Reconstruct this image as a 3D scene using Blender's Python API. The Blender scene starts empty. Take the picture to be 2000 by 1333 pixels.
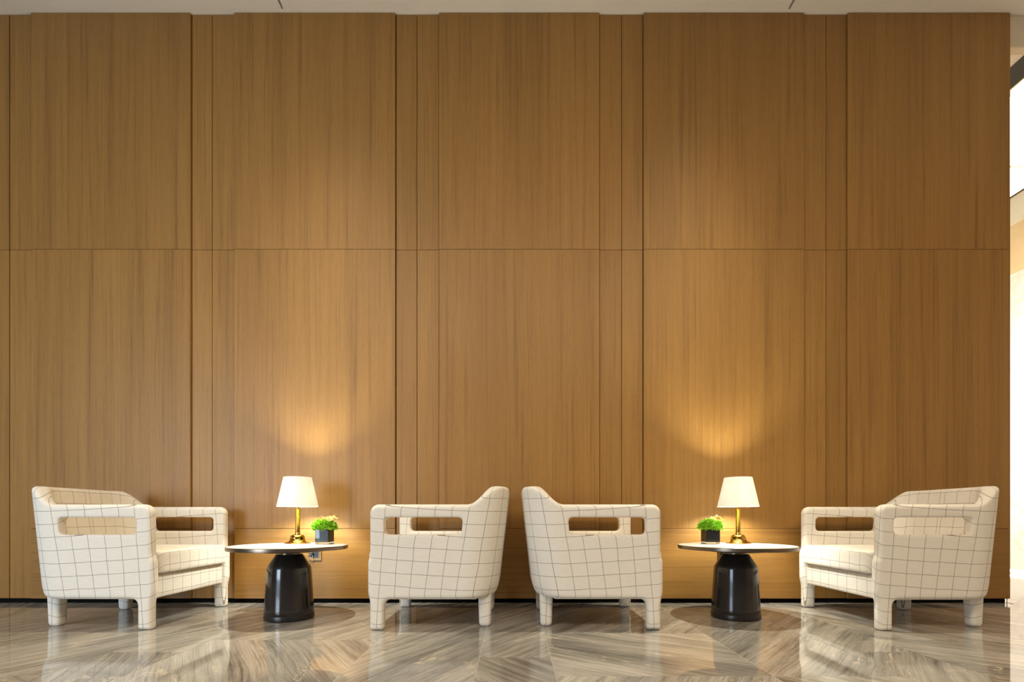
import bpy, bmesh, math, random
import numpy as np
from mathutils import Vector, Matrix
random.seed(7)
PI = math.pi
sc = bpy.context.scene
C = sc.collection

# ------------------------------------------------------------------ camera, world, lights, exposure
F, CX, HY, CAMZ = 944.0, 1003.0, 1010.0, 0.65        # focal length in pixels, principal column, horizon row, eye height
cam_d = bpy.data.cameras.new('camera')
cam = bpy.data.objects.new('camera', cam_d); C.objects.link(cam)
cam.location = (0, 0, CAMZ); cam.rotation_euler = (PI/2, 0, 0)
cam_d.sensor_width = 36; cam_d.lens = F*36/2000
cam_d.shift_x = -(CX-1000)/2000; cam_d.shift_y = (HY-666.5)/2000
cam_d.clip_start = 0.05
sc.camera = cam
sc.view_settings.view_transform = 'Standard'; sc.view_settings.look = 'None'
sc.view_settings.gamma = 1; sc.view_settings.use_curve_mapping = False
sc.view_settings.exposure = 0.26

w = bpy.data.worlds.new('world'); sc.world = w; w.use_nodes = True
w.node_tree.nodes['Background'].inputs[0].default_value = (1.0, 0.95, 0.89, 1)
w.node_tree.nodes['Background'].inputs[1].default_value = 0.105

def light(name, kind, loc, energy, col, aim=None, **kw):
    d = bpy.data.lights.new(name, kind); d.energy = energy; d.color = col
    for k, v in kw.items(): setattr(d, k, v)
    o = bpy.data.objects.new(name, d); C.objects.link(o); o.location = loc
    if aim: o.rotation_euler = (Vector(aim)-Vector(loc)).to_track_quat('-Z', 'Y').to_euler()
    return o
WARM = (1.0, 0.76, 0.46)
# daylight from the glazed front of the lobby, far behind and to the left of the camera
light('daylight_facade', 'AREA', (-5.0, -3.0, 1.4), 58, (0.70, 0.85, 1.0), aim=(-2.9, 3.3, 0.8), shape='RECTANGLE', size=2.2, size_y=2.4, spread=math.radians(95))
# unseen fill lights added overhead behind the camera, warm right, near neutral left
light('lobby_fill', 'AREA', (1.2, -0.8, 4.3), 134, (1.0, 0.78, 0.52), aim=(1.2, -0.6, 0), shape='RECTANGLE', size=4.5, size_y=1.2)
light('lobby_fill', 'AREA', (-2.2, -0.8, 4.3), 66, (1.0, 0.97, 0.88), aim=(-2.2, -0.6, 0), shape='RECTANGLE', size=2.5, size_y=1.2)
# recessed ceiling spots, one over each table
for sx, sy in ((-1.437, 2.96), (1.435, 2.98)):
    o = light('ceiling_spot', 'SPOT', (sx, sy, 4.38), 600, (1.0, 0.90, 0.67), spot_size=math.radians(120), spot_blend=1.0, shadow_soft_size=0.022)
    d = o.data; d.use_nodes = True; nt = d.node_tree           # soft bell-shaped beam of a reflector lamp
    em = nt.nodes['Emission']; tc = nt.nodes.new('ShaderNodeTexCoord'); sp = nt.nodes.new('ShaderNodeSeparateXYZ')
    nt.links.new(tc.outputs['Normal'], sp.inputs[0]); prev = sp.outputs[2]
    for op, v in (('ABSOLUTE', 0), ('ARCCOSINE', 0), ('DIVIDE', math.radians(16.0)), ('POWER', 2.0), ('MULTIPLY', -1.0), ('EXPONENT', 0)):
        m_ = nt.nodes.new('ShaderNodeMath'); m_.operation = op; m_.inputs[1].default_value = v
        nt.links.new(prev, m_.inputs[0]); prev = m_.outputs[0]
    nt.links.new(prev, em.inputs['Strength'])
# added fill panel hidden behind the wooden wall, brightens the stair hall marble
light('stair_hall_fill', 'AREA', (3.95, 5.9, 1.9), 110, (1.0, 0.92, 0.82), aim=(5.72, 5.9, 1.7), shape='RECTANGLE', size=3.6, size_y=3.0)

# ------------------------------------------------------------------ helpers
def lin(r, g, b):
    f = lambda c: (c/255)/12.92 if c/255 <= 0.04045 else (((c/255)+0.055)/1.055)**2.4
    return (f(r), f(g), f(b), 1)
def tag(o, label=None, cat=None, group=None, kind=None):
    for k, v in (('label', label), ('category', cat), ('group', group), ('kind', kind)):
        if v: o[k] = v
    return o
def empty(name, loc, rz=0):
    o = bpy.data.objects.new(name, None); C.objects.link(o); o.location = loc; o.rotation_euler = (0, 0, rz)
    o.empty_display_size = 0.1
    return o
def link(name, me, parent=None, mat=None, smooth=False):
    if mat: me.materials.append(mat)
    if smooth: me.polygons.foreach_set('use_smooth', [True]*len(me.polygons))
    o = bpy.data.objects.new(name, me); C.objects.link(o)
    if parent: o.parent = parent
    return o
def from_bm(name, bm, mat, parent=None, smooth=False):
    bmesh.ops.recalc_face_normals(bm, faces=bm.faces)
    me = bpy.data.meshes.new(name); bm.to_mesh(me); bm.free()
    return link(name, me, parent, mat, smooth)
def add_box(bm, x0, x1, y0, y1, z0, z1, bev=0.0, seg=1):
    r = bmesh.ops.create_cube(bm, size=1.0)
    vs = r['verts']
    for v in vs:
        v.co = Vector(((x0+x1)/2+v.co.x*(x1-x0), (y0+y1)/2+v.co.y*(y1-y0), (z0+z1)/2+v.co.z*(z1-z0)))
    if bev > 0:
        es = list({e for v in vs for e in v.link_edges})
        bmesh.ops.bevel(bm, geom=es, offset=bev, segments=seg, affect='EDGES', profile=0.5)
def box(name, x0, x1, y0, y1, z0, z1, mat, parent=None, bev=0.0, seg=1):
    bm = bmesh.new(); add_box(bm, x0, x1, y0, y1, z0, z1, bev, seg)
    return from_bm(name, bm, mat, parent)
def lathe(name, prof, mat, parent=None, n=64, sharp=40):
    """prof: list of (radius, z) from bottom axis to top axis"""
    bm = bmesh.new(); rings = []
    for r, z in prof:
        if r < 1e-6: rings.append([bm.verts.new((0, 0, z))])
        else: rings.append([bm.verts.new((r*math.cos(2*PI*i/n), r*math.sin(2*PI*i/n), z)) for i in range(n)])
    for a, b in zip(rings, rings[1:]):
        for i in range(n):
            j = (i+1) % n
            if len(a) == 1 and len(b) == 1: continue
            if len(a) == 1: bm.faces.new((a[0], b[i], b[j]))
            elif len(b) == 1: bm.faces.new((a[i], a[j], b[0]))
            else: bm.faces.new((a[i], a[j], b[j], b[i]))
    bmesh.ops.recalc_face_normals(bm, faces=bm.faces)
    for e in bm.edges:
        if len(e.link_faces) == 2 and e.calc_face_angle(0) > math.radians(sharp): e.smooth = False
    me = bpy.data.meshes.new(name); bm.to_mesh(me); bm.free()
    return link(name, me, parent, mat, True)
def tube(name, pts, r, mat, parent=None, n=8, sub=4):
    """a smooth round cord through the given points"""
    P = [Vector(p) for p in pts]; path = []
    for i in range(len(P)-1):
        p0, p1, p2, p3 = P[max(i-1, 0)], P[i], P[i+1], P[min(i+2, len(P)-1)]
        for k in range(sub):
            t = k/sub
            path.append(0.5*((2*p1)+(p2-p0)*t+(2*p0-5*p1+4*p2-p3)*t*t+(3*p1-p0-3*p2+p3)*t**3))
    path.append(P[-1]); bm = bmesh.new(); rings = []
    for i, p in enumerate(path):
        d = (path[min(i+1, len(path)-1)]-path[max(i-1, 0)]).normalized()
        u = d.cross(Vector((0.31, 0.17, 0.93)) if abs(d.z) < 0.9 else Vector((1, 0, 0))).normalized(); v = d.cross(u)
        rings.append([bm.verts.new(p+r*(math.cos(2*PI*j/n)*u+math.sin(2*PI*j/n)*v)) for j in range(n)])
    for A, B in zip(rings, rings[1:]):
        for j in range(n): bm.faces.new((A[j], A[(j+1) % n], B[(j+1) % n], B[j]))
    bm.faces.new(rings[0]); bm.faces.new(rings[-1])
    return from_bm(name, bm, mat, parent, True)
def copy_tree(o, parent=None):
    c = o.copy(); C.objects.link(c); c.parent = parent
    for ch in list(o.children): copy_tree(ch, c)
    return c
def px(x, Y): return (x-CX)/F*Y

# ------------------------------------------------------------------ materials
class N:
    def __init__(s, name):
        s.m = bpy.data.materials.new(name); s.m.use_nodes = True; s.t = s.m.node_tree
        s.b = s.t.nodes['Principled BSDF']; s.out = s.t.nodes['Material Output']
    def n(s, typ, **kw):
        nd = s.t.nodes.new(typ)
        for k, v in kw.items():
            if isinstance(k, str) and k.startswith('i_'): nd.inputs[k[2:]].default_value = v
            else: setattr(nd, k, v)
        return nd
    def l(s, a, b): s.t.links.new(a, b)
    def math(s, op, a, b=None, c=None):
        nd = s.t.nodes.new('ShaderNodeMath'); nd.operation = op
        for i, v in enumerate((a, b, c)):
            if v is None: continue
            if isinstance(v, (int, float)): nd.inputs[i].default_value = v
            else: s.l(v, nd.inputs[i])
        return nd.outputs[0]
    def ramp(s, fac, stops):
        nd = s.t.nodes.new('ShaderNodeValToRGB'); e = nd.color_ramp.elements
        while len(e) > 1: e.remove(e[-1])
        e[0].position, e[0].color = stops[0]
        for p, c in stops[1:]:
            x = e.new(p); x.color = c
        s.l(fac, nd.inputs[0]); return nd.outputs[0]
    def mix(s, fac, a, b, mode='MIX'):
        nd = s.t.nodes.new('ShaderNodeMix'); nd.data_type = 'RGBA'; nd.blend_type = mode
        for v, i in ((fac, 0), (a, 6), (b, 7)):
            if isinstance(v, (int, float)): nd.inputs[i].default_value = v
            elif isinstance(v, tuple): nd.inputs[i].default_value = v
            else: s.l(v, nd.inputs[i])
        return nd.outputs[2]
    def noise(s, vec, scale, detail=4, rough=0.55, dist=0.0, out=0):
        nd = s.n('ShaderNodeTexNoise'); nd.inputs['Scale'].default_value = scale; nd.inputs['Detail'].default_value = detail
        nd.inputs['Roughness'].default_value = rough; nd.inputs['Distortion'].default_value = dist
        s.l(vec, nd.inputs['Vector']); return nd.outputs[out]
    def mapping(s, vec, scale=(1, 1, 1), rot=(0, 0, 0)):
        nd = s.n('ShaderNodeMapping'); nd.inputs['Scale'].default_value = scale; nd.inputs['Rotation'].default_value = rot
        s.l(vec, nd.inputs['Vector']); return nd.outputs[0]
    def bump(s, h, strength, dist=0.001):
        nd = s.n('ShaderNodeBump'); nd.inputs['Strength'].default_value = strength; nd.inputs['Distance'].default_value = dist
        s.l(h, nd.inputs['Height']); s.l(nd.outputs[0], s.b.inputs['Normal'])

def plain(name, col, rough=0.5, metal=0.0, var=0.05, scale=30, coat=0.0):
    k = N(name)
    tc = k.n('ShaderNodeTexCoord').outputs['Object']
    nz = k.noise(tc, scale, 4)
    d = tuple(c*(1-var) for c in col[:3])+(1,); u = tuple(min(1, c*(1+var)) for c in col[:3])+(1,)
    k.l(k.ramp(nz, [(0.3, d), (0.7, u)]), k.b.inputs['Base Color'])
    k.b.inputs['Roughness'].default_value = rough; k.b.inputs['Metallic'].default_value = metal
    k.b.inputs['Coat Weight'].default_value = coat
    return k.m

def wood(name, horizontal=False):
    k = N(name)
    tc = k.n('ShaderNodeTexCoord').outputs['Object']
    oi = k.n('ShaderNodeObjectInfo')
    off = k.n('ShaderNodeCombineXYZ')
    r = oi.outputs['Random']
    k.l(k.math('MULTIPLY', r, 37.0), off.inputs[0]); k.l(k.math('MULTIPLY', r, 91.0), off.inputs[2])
    add = k.n('ShaderNodeVectorMath'); add.operation = 'ADD'
    k.l(tc, add.inputs[0]); k.l(off.outputs[0], add.inputs[1])
    p = add.outputs[0]
    L, S = (0.6, 1.0)
    sc_ = (L, 1, 1) if horizontal else (1, 1, L)
    def stretched(across, along):
        return k.mapping(p, (along, across, across) if horizontal else (across, across, along))
    broad = k.noise(stretched(7, 0.25), 1.0, 5, 0.6, 0.3)
    streak = k.noise(stretched(45, 0.7), 1.0, 5, 0.65, 0.25)
    fine = k.noise(stretched(260, 9), 1.0, 3, 0.6)
    pore = k.noise(stretched(420, 60), 1.0, 2, 0.7)
    base = k.ramp(broad, [(0.25, lin(148, 108, 51)), (0.5, lin(159, 117, 57)), (0.78, lin(169, 126, 63))])
    st = k.ramp(streak, [(0.30, (0.70, 0.66, 0.60, 1)), (0.46, (0.94, 0.93, 0.92, 1)), (0.60, (1, 1, 1, 1)), (0.75, (1.05, 1.05, 1.04, 1))])
    c1 = k.mix(1.0, base, st, 'MULTIPLY')
    fn = k.ramp(fine, [(0.30, (0.84, 0.82, 0.79, 1)), (0.55, (1, 1, 1, 1))])
    c2 = k.mix(0.8, c1, fn, 'MULTIPLY')
    pr = k.ramp(pore, [(0.30, (0.72, 0.68, 0.62, 1)), (0.42, (1, 1, 1, 1)), (0.66, (1, 1, 1, 1)), (0.75, (1.18, 1.16, 1.12, 1))])
    c3 = k.mix(0.7, c2, pr, 'MULTIPLY')
    tint = k.ramp(r, [(0.0, (0.95, 0.945, 0.93, 1)), (1.0, (1.04, 1.035, 1.03, 1))])
    k.l(k.mix(1.0, c3, tint, 'MULTIPLY'), k.b.inputs['Base Color'])
    k.b.inputs['Roughness'].default_value = 0.46
    k.bump(fine, 0.15, 0.0008)
    return k.m

def marble_floor():
    """object colour: red = vein direction / half turn, green = seed, blue = how dark"""
    k = N('polished_marble')
    tc = k.n('ShaderNodeTexCoord').outputs['Object']
    oi = k.n('ShaderNodeObjectInfo')
    sep = k.n('ShaderNodeSeparateColor'); k.l(oi.outputs['Color'], sep.inputs[0])
    rot = k.n('ShaderNodeVectorRotate', rotation_type='Z_AXIS')
    k.l(tc, rot.inputs['Vector']); k.l(k.math('MULTIPLY', sep.outputs[0], -PI), rot.inputs['Angle'])
    cx = k.n('ShaderNodeCombineXYZ'); k.l(k.math('MULTIPLY', sep.outputs[1], 40.0), cx.inputs[0]); k.l(k.math('MULTIPLY', sep.outputs[1], 17.0), cx.inputs[1])
    add = k.n('ShaderNodeVectorMath'); add.operation = 'ADD'
    k.l(rot.outputs[0], add.inputs[0]); k.l(cx.outputs[0], add.inputs[1]); p = add.outputs[0]
    wob = k.n('ShaderNodeVectorMath'); wob.operation = 'ADD'
    wn = k.n('ShaderNodeVectorMath'); wn.operation = 'SCALE'; wn.inputs['Scale'].default_value = 0.05
    k.l(k.noise(p, 2.2, 3, 0.5, 0.0, 1), wn.inputs[0]); k.l(p, wob.inputs[0]); k.l(wn.outputs[0], wob.inputs[1]); p = wob.outputs[0]
    big = k.noise(k.mapping(p, (0.8, 3.2, 1)), 1.0, 7, 0.68, 0.35)
    mid = k.noise(k.mapping(p, (0.9, 24, 1)), 1.0, 6, 0.62, 0.15)
    fine = k.noise(k.mapping(p, (2.2, 120, 1)), 1.0, 5, 0.62, 0.1)
    line = k.noise(k.mapping(p, (0.7, 17, 1)), 1.0, 4, 0.5, 0.1)
    base = k.ramp(big, [(0.30, lin(108, 107, 106)), (0.42, lin(150, 148, 145)), (0.58, lin(186, 183, 178)), (0.75, lin(162, 156, 148))])
    ms = k.ramp(mid, [(0.30, (0.34, 0.33, 0.31, 1)), (0.42, (0.74, 0.73, 0.72, 1)), (0.52, (1, 1, 1, 1)), (0.70, (1.20, 1.19, 1.16, 1))])
    patch = k.ramp(k.noise(p, 1.7, 3), [(0.36, (0.5, 0.5, 0.5, 1)), (0.6, (1, 1, 1, 1))])
    c = k.mix(patch, base, ms, 'MULTIPLY')
    fs = k.ramp(fine, [(0.34, (0.62, 0.61, 0.59, 1)), (0.5, (1, 1, 1, 1)), (0.68, (1.16, 1.15, 1.13, 1))])
    c = k.mix(0.85, c, fs, 'MULTIPLY')
    ls = k.ramp(k.math('ABSOLUTE', k.math('SUBTRACT', line, 0.47)), [(0.0, (0.50, 0.49, 0.47, 1)), (0.012, (0.86, 0.85, 0.84, 1)), (0.03, (1, 1, 1, 1))])
    c = k.mix(k.math('MULTIPLY', patch, 0.7), c, ls, 'MULTIPLY')
    vn = k.noise(k.mapping(p, (1.0, 3.6, 1)), 1.0, 5, 0.58, 0.5)
    vm = k.ramp(k.math('ABSOLUTE', k.math('SUBTRACT', vn, 0.5)), [(0.0, (1, 1, 1, 1)), (0.003, (0.7, 0.7, 0.7, 1)), (0.008, (0, 0, 0, 1))])
    br = k.ramp(k.noise(p, 3.0, 3), [(0.46, (0, 0, 0, 1)), (0.58, (1, 1, 1, 1))])
    c = k.mix(k.math('MULTIPLY', k.math('MULTIPLY', vm, br), 0.8), c, lin(222, 210, 188))
    tint = k.ramp(sep.outputs[2], [(0.0, (1.0, 0.985, 0.95, 1)), (1.0, (0.62, 0.60, 0.57, 1))])
    k.l(k.mix(1.0, c, tint, 'MULTIPLY'), k.b.inputs['Base Color'])
    k.b.inputs['Roughness'].default_value = 0.035
    k.b.inputs['IOR'].default_value = 1.6
    return k.m

def fabric():
    """cream cloth with a thin woven windowpane check; the check lives in the UVs, which are metres on the cloth"""
    k = N('windowpane_check_cloth')
    uv = k.n('ShaderNodeUVMap').outputs[0]
    wob = k.noise(uv, 6.0, 2)
    sp = k.n('ShaderNodeSeparateXYZ'); k.l(uv, sp.inputs[0])
    wv = k.math('MULTIPLY', k.math('SUBTRACT', wob, 0.5), 0.012)
    masks = []
    for i, (pitch, ph, hw) in enumerate(((0.0875, 0.0195, 0.0014), (0.0755, 0.056, 0.0014))):
        x = k.math('ADD', sp.outputs[i], wv)
        f = k.math('FRACT', k.math('ADD', k.math('DIVIDE', k.math('SUBTRACT', x, ph), pitch), 100.5))
        d = k.math('MULTIPLY', k.math('ABSOLUTE', k.math('SUBTRACT', f, 0.5)), pitch)
        masks.append(k.math('SUBTRACT', 1.0, k.math('SMOOTH_MIN', 1.0, k.math('DIVIDE', d, hw), 0.6)) if False else
                     k.math('MULTIPLY', k.math('LESS_THAN', d, hw), 1.0))
    m = k.math('MAXIMUM', masks[0], masks[1])
    weave = k.noise(k.mapping(uv, (900, 500, 1)), 1.0, 2)
    slub = k.noise(k.mapping(uv, (20, 320, 1)), 1.0, 3)
    cl = k.ramp(slub, [(0.3, lin(226, 219, 207)), (0.7, lin(237, 231, 220))])
    thread = k.ramp(weave, [(0.35, lin(104, 92, 82)), (0.65, lin(140, 126, 112))])
    k.l(k.mix(k.math('MULTIPLY', m, 0.80), cl, thread), k.b.inputs['Base Color'])
    k.b.inputs['Roughness'].default_value = 0.9
    k.b.inputs['Specular IOR Level'].default_value = 0.2
    k.b.inputs['Sheen Weight'].default_value = 0.08
    k.bump(weave, 0.25, 0.0006)
    return k.m

def pale_marble(name, c0=(238, 228, 212), c1=(222, 208, 186)):
    k = N(name)
    tc = k.n('ShaderNodeTexCoord').outputs['Object']
    v = k.noise(tc, 1.1, 8, 0.62, 1.2)
    vm = k.ramp(k.math('ABSOLUTE', k.math('SUBTRACT', v, 0.5)), [(0.0, lin(*c1)), (0.012, lin(*[int(a*.6+b*.4) for a, b in zip(c0, c1)])), (0.035, lin(*c0))])
    k.l(vm, k.b.inputs['Base Color']); k.b.inputs['Roughness'].default_value = 0.25
    return k.m

def glow(name, col, strength):
    k = N(name)
    k.b.inputs['Base Color'].default_value = col
    k.b.inputs['Emission Color'].default_value = col; k.b.inputs['Emission Strength'].default_value = strength
    return k.m

def shade_cloth():
    k = N('lampshade_linen')
    tc = k.n('ShaderNodeTexCoord').outputs['Object']
    nz = k.noise(k.mapping(tc, (220, 220, 500)), 1.0, 2)
    col = k.ramp(nz, [(0.3, (0.70, 0.68, 0.62, 1)), (0.7, (0.76, 0.74, 0.69, 1))])
    d = k.n('ShaderNodeBsdfDiffuse'); t = k.n('ShaderNodeBsdfTranslucent'); mx = k.n('ShaderNodeMixShader')
    k.l(col, d.inputs[0]); k.l(col, t.inputs[0]); mx.inputs[0].default_value = 0.30
    k.l(d.outputs[0], mx.inputs[1]); k.l(t.outputs[0], mx.inputs[2]); k.l(mx.outputs[0], k.out.inputs[0])
    return k.m

def brushed(name, col, rough):
    k = N(name)
    tc = k.n('ShaderNodeTexCoord').outputs['Object']
    nz = k.noise(k.mapping(tc, (3, 3, 600)), 1.0, 3)
    k.l(k.ramp(nz, [(0.3, tuple(c*.85 for c in col[:3])+(1,)), (0.7, col)]), k.b.inputs['Base Color'])
    k.b.inputs['Metallic'].default_value = 1.0; k.b.inputs['Roughness'].default_value = rough
    return k.m

def glass():
    k = N('clear_glass')
    k.b.inputs['Base Color'].default_value = (0.95, 0.97, 0.96, 1)
    k.b.inputs['Transmission Weight'].default_value = 1.0; k.b.inputs['Roughness'].default_value = 0.02; k.b.inputs['IOR'].default_value = 1.45
    return k.m

def leaf_mat():
    k = N('moss_green_leaf')
    g = k.n('ShaderNodeNewGeometry')
    k.l(k.ramp(g.outputs['Random Per Island'], [(0.0, lin(96, 158, 16)), (0.5, lin(134, 196, 26)), (1.0, lin(178, 224, 60))]), k.b.inputs['Base Color'])
    k.b.inputs['Roughness'].default_value = 0.5
    k.b.inputs['Subsurface Weight'].default_value = 0.0
    return k.m

M = dict(
    wood=wood('oak_veneer'), wood_h=wood('oak_veneer_crosswise', True), floor=marble_floor(), cloth=fabric(),
    gap=plain('dark_reveal', lin(44, 26, 12), 0.7), skirt=plain('black_skirting', lin(9, 9, 9), 0.8),
    ceil=plain('ceiling_plaster', lin(244, 237, 226), 0.8, var=0.02, scale=6), slot=plain('black_slot', lin(10, 9, 9), 0.6),
    plaster=plain('stair_hall_plaster', lin(228, 214, 190), 0.8, var=0.02, scale=6),
    grout=plain('pale_grout', lin(214, 203, 180), 0.4), pale=pale_marble('cream_marble'), paler=pale_marble('cream_marble_band', (232, 220, 190), (214, 192, 150)),
    tan=plain('tan_stone', lin(222, 192, 142), 0.6, var=0.04, scale=8),
    frame=plain('dark_bronze_frame', lin(32, 24, 18), 0.4), thin=brushed('bronze_trim', lin(160, 130, 96), 0.35),
    winlit=glow('lit_window', (1.0, 0.98, 0.94, 1), 6.0), led=glow('led_strip', (1.0, 0.90, 0.72, 1), 14.0),
    white=plain('white_end_cap', lin(240, 236, 226), 0.4),
    lacquer=plain('dark_lacquer', lin(38, 33, 31), 0.16, var=0.06, scale=5, coat=0.3),
    matte=plain('matte_black_metal', lin(34, 30, 28), 0.32, var=0.05),
    steel=brushed('brushed_dark_bronze', lin(134, 120, 106), 0.3), top=pale_marble('white_marble_top', (232, 229, 222), (206, 200, 190)),
    brass=brushed('polished_brass', lin(226, 176, 84), 0.10), shade=shade_cloth(), bulb=glow('lamp_bulb', (1.0, 1.0, 0.88, 1), 840.0),
    black=plain('black_filling', lin(16, 14, 16), 0.25), glass=glass(), leaf=leaf_mat(), petal=plain('cream_yellow_petal', lin(240, 214, 130), 0.5, var=0.1, scale=60),
    lip=plain('orange_flower_lip', lin(226, 140, 40), 0.5), cord=plain('pale_cord', lin(176, 160, 128), 0.4), champagne=brushed('champagne_plate', lin(150, 118, 78), 0.35),
)

M['skirt'].node_tree.nodes['Principled BSDF'].inputs['Specular IOR Level'].default_value = 0.1

# ------------------------------------------------------------------ the setting
YM, YR, YC = 3.63, 3.645, 3.662            # face of the proud panels, of the recessed strips, of the core behind
ZT, ZB = 4.44, 0.034
XE = px(1971, YM)
wall = box('wall_back', -4.1, XE-0.004, YC, YC+0.22, 0, ZT, M['gap']); tag(wall, 'wood veneer wall of wide proud panels and narrow recessed strips', kind='structure')
g = 0.0012
def zrow(y, Y): return CAMZ+(HY-y)/F*Y
def panel(x0, x1, yf, z0, z1, mat, name='wood_panel'):
    return box(name, x0+g, x1-g, yf, YC, z0+g, z1-g, mat, wall, 0.0012)
mains = [(-340, -23), (60, 372), (457, 772), (857, 1171), (1257, 1571), (1656, 1971)]
for a, b in mains:
    x0, x1 = px(a, YM), px(b, YM)
    z1, z2 = zrow(1033, YM), zrow(487, YM)
    panel(x0, x1, YM, ZB, z1, M['wood_h']); panel(x0, x1, YM, z1, z2, M['wood']); panel(x0, x1, YM, z2, ZT, M['wood'])
for (a0, b0), (a1, b1) in zip(mains, mains[1:]):
    x0, x1 = px(b0, YM)+0.0022, px(a1, YM)-0.001; xm = px((b0+a1)/2, YR); gw = 0.0022 if a1 < 100 else 0.0007
    zc = zrow(488.5, YR)
    for xa, xb in ((x0, xm-gw), (xm+gw, x1)):
        panel(xa, xb, YR, ZB, zc, M['wood'], 'wood_strip'); panel(xa, xb, YR, zc, ZT, M['wood'], 'wood_strip')
box('end_panel', XE-0.004, XE+0.012, YM+0.004, YC+0.22, ZB, ZT, M['wood'], wall)
sk = box('baseboard_back', -4.1, XE-0.01, 3.652, YC-0.001, 0, ZB, M['skirt']); tag(sk, 'black recessed skirting along the foot of the wood wall', kind='structure')
bm = bmesh.new()
for b_ in ((XE-0.012, XE+0.004, 3.640, 3.650, 0.030, 0.034), (XE-0.012, XE+0.004, 3.60, 3.607, -0.001, 0.002), (XE, XE+0.004, 3.60, 3.65, -0.001, 0.002), (XE, XE+0.004, 3.646, 3.65, 0.0, 0.034)): add_box(bm, *b_)
cap = from_bm('end_cap', bm, M['white'], sk); cap['label'] = 'small white bracket at the right end of the skirting'

# floor: long marble strips cut into slabs, every slab with its own vein direction
fl = box('floor', -7, 9, -7, 10, -0.06, -0.0006, M['grout']); tag(fl, 'polished grey marble floor laid in long slabs', kind='structure')
random.seed(3)
strips = [
 (-5.2, -4.2, [0.3, 1.4, 2.2, 3.1, 3.66], [60]), (-4.2, -3.3, [0.3, 1.2, 2.4, 3.66], [120, 65, 120, 70]), (-3.3, -1.93, [0.3, 1.98, 2.70, 3.66], [150, 63, 66]),
 (-1.93, -1.593, [0.3, 1.1, 2.32, 3.3, 3.66], [120, 115, 62, 110]), (-1.593, -0.712, [0.3, 1.4, 2.551, 3.66], [60, 124, 64]),
 (-0.712, -0.158, [0.3, 1.75, 2.95, 3.66], [60, 60, 63, 60]), (-0.158, 0.172, [0.3, 1.2, 2.235, 3.66], [60, 130, 55]),
 (0.172, 1.06, [0.3, 1.967, 2.69, 3.66], [60, 146, 52]), (1.06, 1.595, [0.3, 1.967, 3.16, 3.66], [130, 48, 140]),
 (1.595, 1.928, [0.3, 1.1, 2.32, 3.3, 3.66], [60, 55, 46, 130]), (1.928, 3.0, [0.3, 1.6, 2.557, 3.66], [60, 141, 120]),
 (3.0, 3.9, [0.3, 1.2, 2.557, 3.66], [60, 141, 118]), (3.9, 5.72, [0.3, 1.5, 2.7, 3.66], [60, 120, 60])]
def slab(x0, x1, y0, y1, ang, dark, name='marble_slab'):
    gp = 0.0008
    bm = bmesh.new(); add_box(bm, x0+gp, x1-gp, y0+gp, y1-gp, -0.012, 0, 0.0005)
    o = from_bm(name, bm, M['floor'], fl)
    o.color = (ang/180.0, random.random(), dark, 1)
    return o
for x0, x1, ys, angs in strips:
    for i, (a, b) in enumerate(zip(ys, ys[1:])):
        narrow = (x1-x0) < 0.36
        slab(x0, x1, a, b, angs[i % len(angs)], 0.55 if (narrow and (i % 2 == 1)) else random.random()*0.25)
for i in range(6):
    for j in range(3): slab(-5.2+i*1.82, -5.2+(i+1)*1.82, -5.4+j*1.9, -5.4+(j+1)*1.9, random.choice((60, 120)), random.random()*.3)
for j in range(4): slab(3.9, 5.72, 3.66+j*1.34, 3.66+(j+1)*1.34, random.choice((60, 120)), 0.0)
slab(XE+0.014, 3.9, 3.66, 9.0, 60, 0)

# ceiling
ce = empty('ceiling', (0, 0, ZT)); ce['kind'] = 'structure'; ce['label'] = 'pale plaster ceiling with thin black slots running to the wall'
YS = 3.606
for a, b in ((-5.6, -1.731), (-1.715, 2.048), (2.064, 5.72)):
    o = box('ceiling_panel', a, b, -6, YS, ZT, ZT+0.10, M['ceil']); o.parent = ce; o.location.z = -ZT
for x in (-1.723, 2.056):
    o = box('slot', x-0.014, x+0.014, -6, YS, ZT+0.03, ZT+0.09, M['slot']); o.parent = ce; o.location.z = -ZT
o = box('border_strip', -5.6, 5.72, YS+0.0012, YC+0.1, ZT+0.0015, ZT+0.10, M['ceil']); o.parent = ce; o.location.z = -ZT

# the bright stair hall past the end of the wooden wall
XR = 5.72
tr = box('trim_1', XE-0.004, XR, YC-0.01, YC+0.055, 4.20, ZT, M['plaster'], bev=0.004); tag(tr, 'plaster beam under the ceiling past the end of the wood wall', kind='structure')
wr = box('wall_right', XR, XR+0.25, -6, 9.2, 0.045, 3.43, M['pale']); tag(wr, 'cream marble wall of the bright hall on the right', kind='structure')
box('base_course', XR+0.02, XR+0.25, -6, 9.2, 0, 0.012, M['pale'], wr)
box('recess_back', XR+0.05, XR+0.25, -6, 9.2, 0.012, 0.045, M['pale'], wr)
box('light_strip', XR+0.03, XR+0.04, 3.7, 9.0, 0.018, 0.04, M['led'], wr)
box('tan_band', XR-0.01, XR+0.25, 3.7, 9.2, 3.43, 3.99, M['tan'], wr)
box('marble_band', XR-0.02, XR+0.25, 3.7, 9.2, 3.99, 4.30, M['paler'], wr)
box('sill_trim', XR-0.03, XR+0.25, 3.7, 9.2, 4.30, 4.318, M['thin'], wr)
box('upper_band', XR-0.01, XR+0.25, 3.7, 9.2, 5.81, 6.3, M['plaster'], wr)
wn = box('window_1', XR+0.06, XR+0.08, 3.7, 9.2, 4.318, 5.54, M['winlit']); tag(wn, 'tall bright window high in the right hand hall', kind='structure')
box('window_head', XR-0.02, XR+0.25, 3.7, 9.2, 5.555, 5.81, M['frame'], wn); box('head_trim', XR-0.025, XR+0.2, 3.7, 9.2, 5.54, 5.555, M['tan'], wn)
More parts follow.
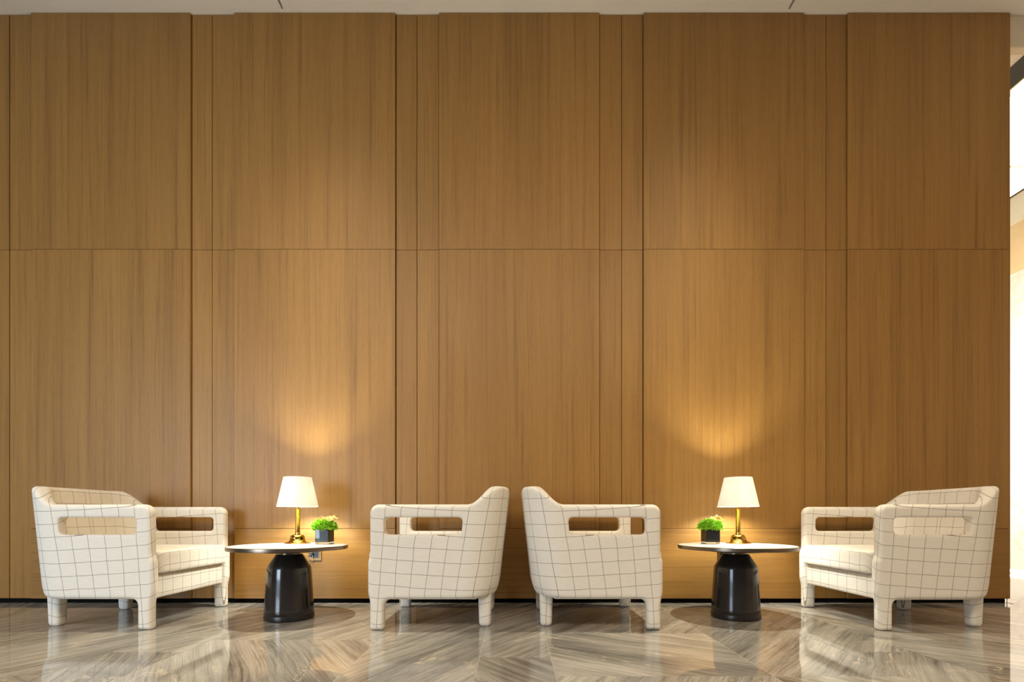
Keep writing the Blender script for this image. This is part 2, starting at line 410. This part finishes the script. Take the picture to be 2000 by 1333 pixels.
for yy in (4.2, 6.9): box('glazing_bar', XR, XR+0.05, yy-0.02, yy+0.02, 4.318, 5.54, M['thin'], wn)
box('window_tie', XR-0.62, XR+0.06, 5.30, 5.312, 4.492, 4.505, M['thin'], wn)
wf = box('wall_far', 3.5, XR+0.25, 9.2, 9.4, 0, 6.3, M['plaster']); tag(wf, 'far plaster wall of the bright hall on the right', kind='structure')
c2 = box('trim_2', XE-0.004, XR+0.25, YC+0.12, 9.4, 6.3, 6.4, M['plaster']); tag(c2, 'high ceiling of the bright hall on the right', kind='structure')
c3 = box('trim_3', XE-0.004, XR+0.25, YC+0.02, YC+0.055, ZT, 6.3, M['plaster']); tag(c3, 'plaster wall above the beam of the bright hall', kind='structure')

# ------------------------------------------------------------------ smooth solids by surface nets
def surface_nets(D, lo, h):
    """D: signed distances on a grid; returns grid-space points and quads of the zero surface"""
    n0, n1, n2 = D.shape
    S = D < 0
    cs = [(i, j, k) for i in (0, 1) for j in (0, 1) for k in (0, 1)]
    corner = lambda A, c: A[c[0]:n0-1+c[0], c[1]:n1-1+c[1], c[2]:n2-1+c[2]]
    cnt = sum(corner(S, c).astype(np.int8) for c in cs)
    act = (cnt > 0) & (cnt < 8)
    idx = -np.ones(act.shape, np.int64); cells = np.argwhere(act); idx[act] = np.arange(len(cells))
    P = np.zeros((len(cells), 3)); W = np.zeros(len(cells))
    dv = {c: corner(D, c)[act] for c in cs}
    for a in cs:
        for ax in range(3):
            if a[ax] == 1: continue
            b = list(a); b[ax] = 1; b = tuple(b)
            da, db = dv[a], dv[b]; m = (da < 0) != (db < 0)
            t = np.where(m, da/np.where(m, da-db, 1), 0)
            q = np.tile(np.array(a, float), (len(cells), 1)); q[:, ax] += t
            P[m] += q[m]; W[m] += 1
    P = (P/W[:, None]+cells)*h+np.array(lo)
    quads = []
    for ax in range(3):
        u, v = [(1, 2), (2, 0), (0, 1)][ax]
        A = [slice(1, -1)]*3; A[ax] = slice(0, -1); B = list(A); B[ax] = slice(1, None)
        s0, s1 = S[tuple(A)], S[tuple(B)]
        e = np.argwhere(s0 != s1); f = s0[s0 != s1]
        off = np.ones(3, int); off[ax] = 0
        base = e+off
        def cell(du, dv_):
            c = base.copy(); c[:, u] -= du; c[:, v] -= dv_
            return idx[c[:, 0], c[:, 1], c[:, 2]]
        q = np.stack([cell(1, 1), cell(0, 1), cell(0, 0), cell(1, 0)], 1)
        q[~f] = q[~f][:, ::-1]
        quads.append(q)
    return P, np.concatenate(quads)

def rbox(p, c, hs, r):
    q = [np.abs(a-b)-(s-r) for a, b, s in zip(p, c, hs)]
    return np.sqrt(sum(np.maximum(a, 0)**2 for a in q))+np.minimum(np.maximum.reduce(q), 0)-r
def smin(a, b, k):
    hh = np.clip(0.5+0.5*(b-a)/k, 0, 1); return b*(1-hh)+a*hh-k*hh*(1-hh)
def sstep(a, b, x):
    t = np.clip((x-a)/(b-a), 0, 1); return t*t*(3-2*t)

def mesh_np(name, V, Q, UV=None, normals=None):
    me = bpy.data.meshes.new(name)
    me.vertices.add(len(V)); me.vertices.foreach_set('co', V.astype(np.float32).ravel())
    me.loops.add(Q.size); me.loops.foreach_set('vertex_index', Q.astype(np.int32).ravel())
    me.polygons.add(len(Q)); me.polygons.foreach_set('loop_start', np.arange(0, Q.size, 4, dtype=np.int32))
    me.update(calc_edges=True)
    me.polygons.foreach_set('use_smooth', [True]*len(Q))
    if UV is not None:
        l = me.uv_layers.new(name='UVMap'); l.data.foreach_set('uv', UV[Q.ravel()].astype(np.float32).ravel())
    if normals is not None: me.normals_split_custom_set_from_vertices(normals.tolist())
    me.validate(); me.update()
    return me
def vert_normals(V, Q):
    fn = np.cross(V[Q[:, 2]]-V[Q[:, 0]], V[Q[:, 3]]-V[Q[:, 1]])
    N_ = np.zeros_like(V)
    for i in range(4): np.add.at(N_, Q[:, i], fn)
    return N_/np.maximum(np.linalg.norm(N_, axis=1), 1e-12)[:, None]
def sub(V, Q, UV, NR, mask):
    q = Q[mask]; used = np.unique(q); mp = np.zeros(len(V), int); mp[used] = np.arange(len(used))
    return V[used], mp[q], UV[used], NR[used]

# ------------------------------------------------------------------ armchair: local +x is the front, origin on the floor
W2, TH, RC, UB, U0 = 0.385, 0.031, 0.168, 0.697, 0.38   # half width, half thickness, corner radius, back plane, front plane
WM = W2-TH; SA = UB-RC; ARC = RC*PI/2; LB = 2*(WM-RC); L = 2*SA+2*ARC+LB
SPL = 0.178                                             # height where legs begin
def ztop(sp):
    u = np.where(sp < SA, sp, SA+(RC+0.035)*np.sin(np.clip((sp-SA)/ARC, 0, 1)*PI/2))
    return 0.721+0.109*sstep(0.512, 0.690, u)
def shell_mesh():
    h = 0.0078
    s = np.arange(-0.03, L+0.03, h); z = np.arange(-0.03, 0.87, h); n = np.arange(-0.105, 0.065, h)
    Sg, Zg = np.meshgrid(s, z, indexing='ij')
    SP = np.minimum(Sg, L-Sg)
    zt = ztop(SP)
    # outline in the unrolled plane
    cz, hz = (zt+SPL)/2, (zt-SPL)/2
    rr = 0.050
    qx, qz = np.abs(Sg-L/2)-(L/2-rr), np.abs(Zg-cz)-(hz-rr)
    body = np.sqrt(np.maximum(qx, 0)**2+np.maximum(qz, 0)**2)+np.minimum(np.maximum(qx, qz), 0)-rr
    leg = rbox((SP, Zg), (0.041, 0.20), (0.041, 0.20), 0.016)
    d2 = smin(body, leg, 0.050)
    hole = rbox((SP, Zg), (0.290, 0.5970), (0.206, 0.0495), 0.026)
    d2 = d2[:, :, None]; SP3 = SP[:, :, None]; Z3 = Zg[:, :, None]; n3 = n[None, None, :]
    bk = sstep(SA-0.02, SA+ARC*0.9, SP3)
    ti = TH+0.040*bk*(1-0.25*sstep(0.45, 0.83, Z3))     # the back is thicker towards the seat
    to = TH+0*bk
    r = 0.026
    ctr, half = (to-ti)/2, (to+ti)/2
    q2, q3 = d2+r, np.abs(n3-ctr)-half+r
    D = np.sqrt(np.maximum(q2, 0)**2+np.maximum(q3, 0)**2)+np.minimum(np.maximum(q2, q3), 0)-r
    D = -smin(-D, hole[:, :, None]+0*D, 0.013)                # the arm opening, its edge softly rolled
    P, Q = surface_nets(D, (s[0], z[0], n[0]), h)
    ss, zz, nn = P.T
    # plan curve: left arm, corner, back, corner, right arm
    sp = np.minimum(ss, L-ss); side = np.where(ss < L/2, 1.0, -1.0)      # side +1 is local +y
    a = np.clip((sp-SA)/ARC, 0, 1)*PI/2
    u = np.where(sp < SA, sp, np.where(sp < SA+ARC, SA+RC*np.sin(a), UB))
    y = np.where(sp < SA, WM, np.where(sp < SA+ARC, WM-RC+RC*np.cos(a), WM-RC-(sp-SA-ARC)))
    nu, ny = np.sin(a), np.cos(a)
    u = u+nn*nu; y = y+nn*ny
    wb = sstep(0.05, 0.72, u)
    u = u+0.068*np.clip((zz-0.20)/0.62, -0.3, 1.05)*wb                     # backward lean
    tuck = 0.024*np.clip((0.265-zz)/0.09, 0, 1)**2*sstep(SA-0.05, SA+ARC, sp)
    u = u-tuck*nu; y = y-tuck*ny*0.5
    V = np.stack([U0-u, side*y, zz], 1)
    UU = sp-0.075*(zz-0.5)*(1-0.7*sstep(SA, SA+ARC, sp))+nn*1.0
    VV = zz+0.065*0.58*(1-(1-np.clip(sp/0.66, 0, 1))**1.6)+nn*0.55
    UV = np.stack([UU, VV], 1)
    NR = vert_normals(V, Q)
    qs, qz_, qsp = ss[Q].mean(1), zz[Q].mean(1), sp[Q].mean(1)
    legm = (qz_ < SPL-0.006) & (qsp < 0.16)
    back = (~legm) & (qsp > 0.505)
    out = {}
    for nm, mk in (('arm_l', ~legm & ~back & (qs < L/2)), ('arm_r', ~legm & ~back & (qs > L/2)), ('back', back), ('leg_l', legm & (qs < L/2)), ('leg_r', legm & (qs > L/2))):
        out[nm] = mesh_np(nm, *sub(V, Q, UV, NR, mk))
    return out
def solid(name, sdf, lo, hi, h, uvf):
    ax = [np.arange(a, b, h) for a, b in zip(lo, hi)]
    G = np.meshgrid(*ax, indexing='ij')
    P, Q = surface_nets(sdf(*G), lo, h)
    return mesh_np(name, P, Q, uvf(P), vert_normals(P, Q))

def make_chair():
    t = empty('armchair', (0, 0, 0))
    sh = shell_mesh()
    for nm, k in (('backrest', 'back'), ('armrest', 'arm_l'), ('armrest', 'arm_r'), ('leg', 'leg_l'), ('leg', 'leg_r')):
        link(nm, sh[k], t, M['cloth'])
    # rear legs: rounded tapered posts under the body
    def rl(sy):
        def f(x, y, z):
            k = 0.85+0.15*np.clip(z/0.2, 0, 1)
            return rbox(((x-(U0-0.652))/k, (y-sy*0.255)/k, z), (0, 0, 0.11), (0.040, 0.038, 0.11), 0.024)*0.9
        return solid('rear_leg', f, (U0-0.652-0.055, sy*0.255-0.055, -0.015), (U0-0.652+0.055, sy*0.255+0.055, 0.235), 0.006,
                     lambda P: np.stack([P[:, 1]+P[:, 0]*0.9+0.03, P[:, 2]+0.25*(P[:, 0]-0.4)+0.01], 1))
    for sy in (1, -1): link('leg', rl(sy), t, M['cloth'])
    # seat frame: the upholstered box that carries the cushion
    fr = solid('frame', lambda x, y, z: rbox((x, y, z), (0.062, 0, 0.242), (0.300, 0.350, 0.072), 0.016), (-0.27, -0.37, 0.15), (0.39, 0.37, 0.335), 0.012,
               lambda P: np.stack([P[:, 1]*1.0+0.02, P[:, 2]+0.01-(P[:, 0]-0.36)], 1))
    link('seat_frame', fr, t, M['cloth'])
    def cush(x, y, z):
        crown = 0.012*np.clip(1-((x-0.08)/0.33)**2, 0, 1)*np.clip(1-(y/0.325)**2, 0, 1)
        nose = 0.006*np.clip(1-(y/0.325)**2, 0, 1)*np.clip(1-((z-0.385)/0.075)**2, 0, 1)*sstep(0.0, 0.4, x)
        return rbox((x-nose, y, z-crown*sstep(0.33, 0.43, z)), (0.0705, 0, 0.384), (0.3325, 0.320, 0.067), 0.020)
    cu = solid('cushion', cush, (-0.29, -0.345, 0.29), (0.435, 0.345, 0.49), 0.0075,
               lambda P: np.stack([P[:, 1]+0.02, -(P[:, 0]-P[:, 2]*1.0)+0.02], 1))
    c = link('seat_cushion', cu, t, M['cloth'])
    # welted seams round the front edge of the cushion
    for zz in (0.4395, 0.330):
        pts = []
        for y in np.linspace(-0.310, 0.310, 21):
            e = 0.012 if abs(y) > 0.305 else 0
            pts.append((0.3955-e+0.006*max(0, 1-(y/0.325)**2)*(0.6), y, zz+0.002*(1-(y/0.32)**2)))
        tube('welt', pts, 0.0028, M['cloth'], c)
    return t
proto = make_chair()
chairs = [(-2.073, 2.758, 1, 'cream checked armchair at far left, facing right towards the left table'),
          (-0.822, 2.752, -1, 'cream checked armchair right of the left table, facing left, seen in profile'),
          (0.846, 2.760, 1, 'cream checked armchair left of the right table, facing right, seen in profile'),
          (2.075, 2.738, -1, 'cream checked armchair at far right, facing left, beside the bright corner')]
for i, (xf, yn, d, lab) in enumerate(chairs):
    o = proto if i == 0 else copy_tree(proto)
    o.location = (xf-d*U0, yn+W2, 0); o.rotation_euler = (0, 0, 0 if d > 0 else PI)
    tag(o, lab, 'armchair', 'windowpane check armchairs along the wood wall')

# ------------------------------------------------------------------ tables
ZTOP = 0.466
def make_table():
    t = empty('side_table', (0, 0, 0))
    lathe('foot', [(0, 0), (0.143, 0), (0.147, 0.003), (0.149, 0.012), (0.1485, 0.030), (0.1475, 0.034), (0, 0.034)], M['matte'], t)
    lathe('base', [(0, 0.034), (0.1465, 0.034), (0.1475, 0.036), (0.146, 0.07), (0.141, 0.16), (0.135, 0.26), (0.1315, 0.318), (0.1295, 0.326), (0, 0.326)], M['lacquer'], t)
    lathe('shoulder', [(0, 0.3265), (0.1285, 0.3265), (0.1265, 0.333), (0.121, 0.343), (0.0825, 0.404), (0.078, 0.4105), (0, 0.4105)], M['matte'], t)
    lathe('neck', [(0, 0.4105), (0.063, 0.4105), (0.063, 0.426), (0, 0.426)], M['steel'], t)
    lathe('under_plate', [(0, 0.426), (0.17, 0.426), (0.185, 0.430), (0.20, 0.4425), (0, 0.4425)], M['matte'], t)
    lathe('metal_rim', [(0, 0.4425), (0.352, 0.4425), (0.3553, 0.4438), (0.3557, 0.446), (0.3557, 0.4635), (0.355, 0.4655), (0.3535, 0.466), (0.3515, 0.466), (0.3515, 0.4600), (0, 0.4600)], M['steel'], t, 128)
    lathe('table_top', [(0, 0.4602), (0.3510, 0.4602), (0.3510, 0.4660), (0, 0.4660)], M['top'], t, 128)
    return t
tb = make_table()
tpos = [(-1.437, 3.098, 'round pedestal table with dark bell base between the two left armchairs'),
        (1.436, 3.125, 'round pedestal table with dark bell base between the two right armchairs')]
for i, (x, y, lab) in enumerate(tpos):
    o = tb if i == 0 else copy_tree(tb)
    o.location = (x, y, 0); tag(o, lab, 'table', 'round pedestal tables')

# ------------------------------------------------------------------ lamps
def make_lamp():
    t = empty('table_lamp', (0, 0, 0))
    lathe('base', [(0, 0), (0.083, 0), (0.085, 0.002), (0.085, 0.005), (0.080, 0.008), (0.066, 0.012), (0.056, 0.018), (0.050, 0.026), (0.0475, 0.036), (0.047, 0.045), (0.044, 0.053), (0.036, 0.059), (0.024, 0.062), (0, 0.062)], M['brass'], t, 96, 60)
    lathe('stem', [(0, 0.0622), (0.0175, 0.0622), (0.0175, 0.070), (0.0158, 0.072), (0.0158, 0.232), (0.0172, 0.234), (0.0172, 0.240), (0, 0.240)], M['brass'], t, 32)
    lathe('lamp_socket', [(0, 0.2402), (0.007, 0.2402), (0.007, 0.262), (0.013, 0.266), (0.013, 0.300), (0, 0.300)], M['brass'], t, 24)
    b = lathe('bulb', [(0, 0.3002), (0.012, 0.302), (0.020, 0.316), (0.027, 0.336), (0.028, 0.350), (0.024, 0.366), (0.014, 0.377), (0, 0.381)], M['bulb'], t, 24, 80)
    s = lathe('lamp_shade', [(0.1335, 0.254), (0.0900, 0.456), (0.0888, 0.456), (0.1323, 0.254), (0.1335, 0.254)], M['shade'], t, 96, 50)
    bm = bmesh.new()
    for a in range(3):
        r0, r1 = 0.013, 0.126
        c, s_ = math.cos(a*2*PI/3), math.sin(a*2*PI/3); pr = []
        for r in (r0, r1):
            pr.append([bm.verts.new((r*c+k*s_*0.0014, r*s_-k*c*0.0014, 0.283+m*0.0014)) for k, m in ((1, 1), (-1, 1), (-1, -1), (1, -1))])
        for i in range(4): bm.faces.new((pr[0][i], pr[0][(i+1) % 4], pr[1][(i+1) % 4], pr[1][i]))
    from_bm('shade_spider', bm, M['brass'], t)
    return t
lp = make_lamp()
lpos = [(px(581.5, 3.33), 3.33, 'lit brass table lamp with white tapered shade on the left table'),
        (px(1441.5, 3.35), 3.35, 'lit brass table lamp with white tapered shade on the right table')]
LX = [p[0] for p in lpos]
lamps = []
for i, (x, y, lab) in enumerate(lpos):
    o = lp if i == 0 else copy_tree(lp)
    o.location = (x, y, ZTOP); tag(o, lab, 'lamp', 'lit table lamps'); lamps.append(o)
# sockets on the wall, with the lamp cords running down to them
SOCK = [(px(616.5, YM), 0.367), (px(1412.5, YM), 0.367)]
def make_socket():
    t = empty('wall_socket', (0, 0, 0))
    box('plate', -0.046, 0.046, -0.008, 0, -0.046, 0.046, M['champagne'], t, 0.002)
    box('inner_frame', -0.035, 0.035, -0.0095, -0.0078, -0.035, 0.035, M['champagne'], t, 0.0008)
    box('socket_face', -0.026, 0.026, -0.0112, -0.0093, -0.026, 0.026, M['black'], t, 0.001)
    for q in (-0.007, 0.007): box('pin_slot', q-0.0013, q+0.0013, -0.0118, -0.011, -0.008, 0.004, M['slot'], t)
    return t
sk_ = make_socket()
for i, (x, z) in enumerate(SOCK):
    o = sk_ if i == 0 else copy_tree(sk_)
    o.location = (x, YM-0.0002, z)
    tag(o, ('champagne metal wall socket with black centre below the edge of the left table', 'champagne metal wall socket half hidden behind the right table base')[i], 'socket', 'wall sockets behind the tables')
    lx, ly = lpos[i][0], lpos[i][1]
    tx, ty = tpos[i][0], tpos[i][1]
    d = 1 if i == 0 else -1
    pts = [(0.01*d, 0.08, 0.003), (0.02*d, 0.13, 0.004), (0.03*d, 0.165, -0.01), (0.03*d, 0.175, -0.08), (x-lx-0.035*d, 0.20, -0.10), (x-lx-0.060*d, 0.24, -0.14), (x-lx-0.02*d, 0.27, -0.16), (x-lx-0.015*d, YM-ly-0.02, ZTOP*0+z-ZTOP-0.004)]
    cd = tube('power_cord', pts, 0.0016, M['cord']); cd.location = (lx, ly, ZTOP)
    tag(cd, ('thin pale lamp cord hanging behind the left table down to the wall socket', 'thin pale lamp cord hanging behind the right table down to the wall socket')[i], 'cord', 'lamp cords behind the tables')
    pg = box('plug', x-lx-0.028*d-0.012, x-lx-0.028*d+0.012, YM-ly-0.034, YM-ly-0.0115, z-ZTOP-0.016, z-ZTOP+0.012, M['black'], cd, 0.003)

# ------------------------------------------------------------------ planted glass cubes
def make_plant():
    t = empty('potted_plant', (0, 0, 0))
    v = box('glass_vase', -0.0475, 0.0475, -0.0475, 0.0475, 0, 0.100, M['glass'], t, 0.003, 2)
    box('black_filling', -0.0440, 0.0440, -0.0440, 0.0440, 0.0115, 0.0985, M['black'], v, 0.003, 2)
    rnd = random.Random(5)
    bm = bmesh.new()
    # leafy cushion: thousands of small forked leaves standing out of a dome
    for i in range(2600):
        ph = rnd.uniform(0, 2*PI); ct = rnd.uniform(-0.32, 1.0); st = math.sqrt(1-ct*ct)
        dr = Vector((st*math.cos(ph), st*math.sin(ph), ct))
        lump = 1+0.10*math.sin(5*ph+3*ct)*math.cos(7*ct)
        base = Vector((dr.x*0.074, dr.y*0.074, dr.z*0.048))*rnd.uniform(0.55, 0.95)*lump+Vector((0, 0, 0.112))
        q = dr+Vector((rnd.uniform(-.6, .6), rnd.uniform(-.6, .6), rnd.uniform(-.3, .7)))
        q.normalize()
        sd = q.cross(Vector((rnd.uniform(-1, 1), rnd.uniform(-1, 1), rnd.uniform(-1, 1)))); sd.normalize()
        nrm = q.cross(sd)
        ln, wd = rnd.uniform(0.016, 0.028), rnd.uniform(0.0022, 0.0042)
        a = bm.verts.new(base-sd*wd*.35); b = bm.verts.new(base+sd*wd*.35)
        mpt = base+q*ln*0.6+nrm*ln*0.08
        c = bm.verts.new(mpt+sd*wd); d = bm.verts.new(mpt-sd*wd)
        e = bm.verts.new(base+q*ln-nrm*ln*0.10)
        bm.faces.new((a, b, c, d)); bm.faces.new((d, c, e))
    me = bpy.data.meshes.new('foliage'); bm.to_mesh(me); bm.free()
    f = link('foliage', me, t, M['leaf'], True); f['kind'] = 'stuff'
    core = bmesh.new(); bmesh.ops.create_icosphere(core, subdivisions=3, radius=1.0)
    for vv in core.verts: vv.co = Vector((vv.co.x*0.066, vv.co.y*0.066, 0.112+vv.co.z*(0.044 if vv.co.z > 0 else 0.010)))
    from_bm('leaf_mound', core, M['leaf'], t, True)
    # two pale orchid heads
    for fx, fy, fz, rz, tilt in ((0.012, -0.022, 0.158, 0.2, 0.9), (0.040, -0.010, 0.160, -0.5, 0.6), (0.058, 0.004, 0.170, 0.8, 0.4)):
        fm = lathe('flower', [(0, -0.004), (0.004, -0.002), (0.0045, 0.002), (0.002, 0.007), (0, 0.008)], M['lip'], t, 12)
        fm.location = (fx, fy, fz); fm.rotation_euler = (tilt, 0.2, rz)
        for kk in range(5):
            bm = bmesh.new(); n = 6; rows = []
            for a in range(n+1):
                q = a/n; wd = 0.0085*math.sin(PI*min(1, q*0.92+0.08))**0.8+0.0006
                rows.append([bm.verts.new((0.002+q*0.022, s_*wd, 0.003+0.010*q*q*(1 if kk % 2 else 0.5)+0.003*abs(s_)-0.002*q)) for s_ in (-1, 0, 1)])
            for A, B in zip(rows, rows[1:]):
                for m_ in range(2): bm.faces.new((A[m_], A[m_+1], B[m_+1], B[m_]))
            pt = from_bm('petal', bm, M['petal'], fm, True); pt.rotation_euler = (0, 0, kk*2*PI/5); pt.scale = (1.35, 1.35, 1.35)
    return t
pp = make_plant()
ppos = [(px(628.5, 3.24), 3.29, 0.0, 'small green moss plant with yellow orchid in black glass cube, right of the left lamp'),
        (px(1393.4, 3.26), 3.31, 0.0, 'small green moss plant with yellow orchid in black glass cube, left of the right lamp')]
for i, (x, y, rz, lab) in enumerate(ppos):
    o = pp if i == 0 else copy_tree(pp)
    o.location = (x, y, ZTOP+0.0004); o.rotation_euler = (0, 0, rz); tag(o, lab, 'plant', 'planted glass cubes on the tables')
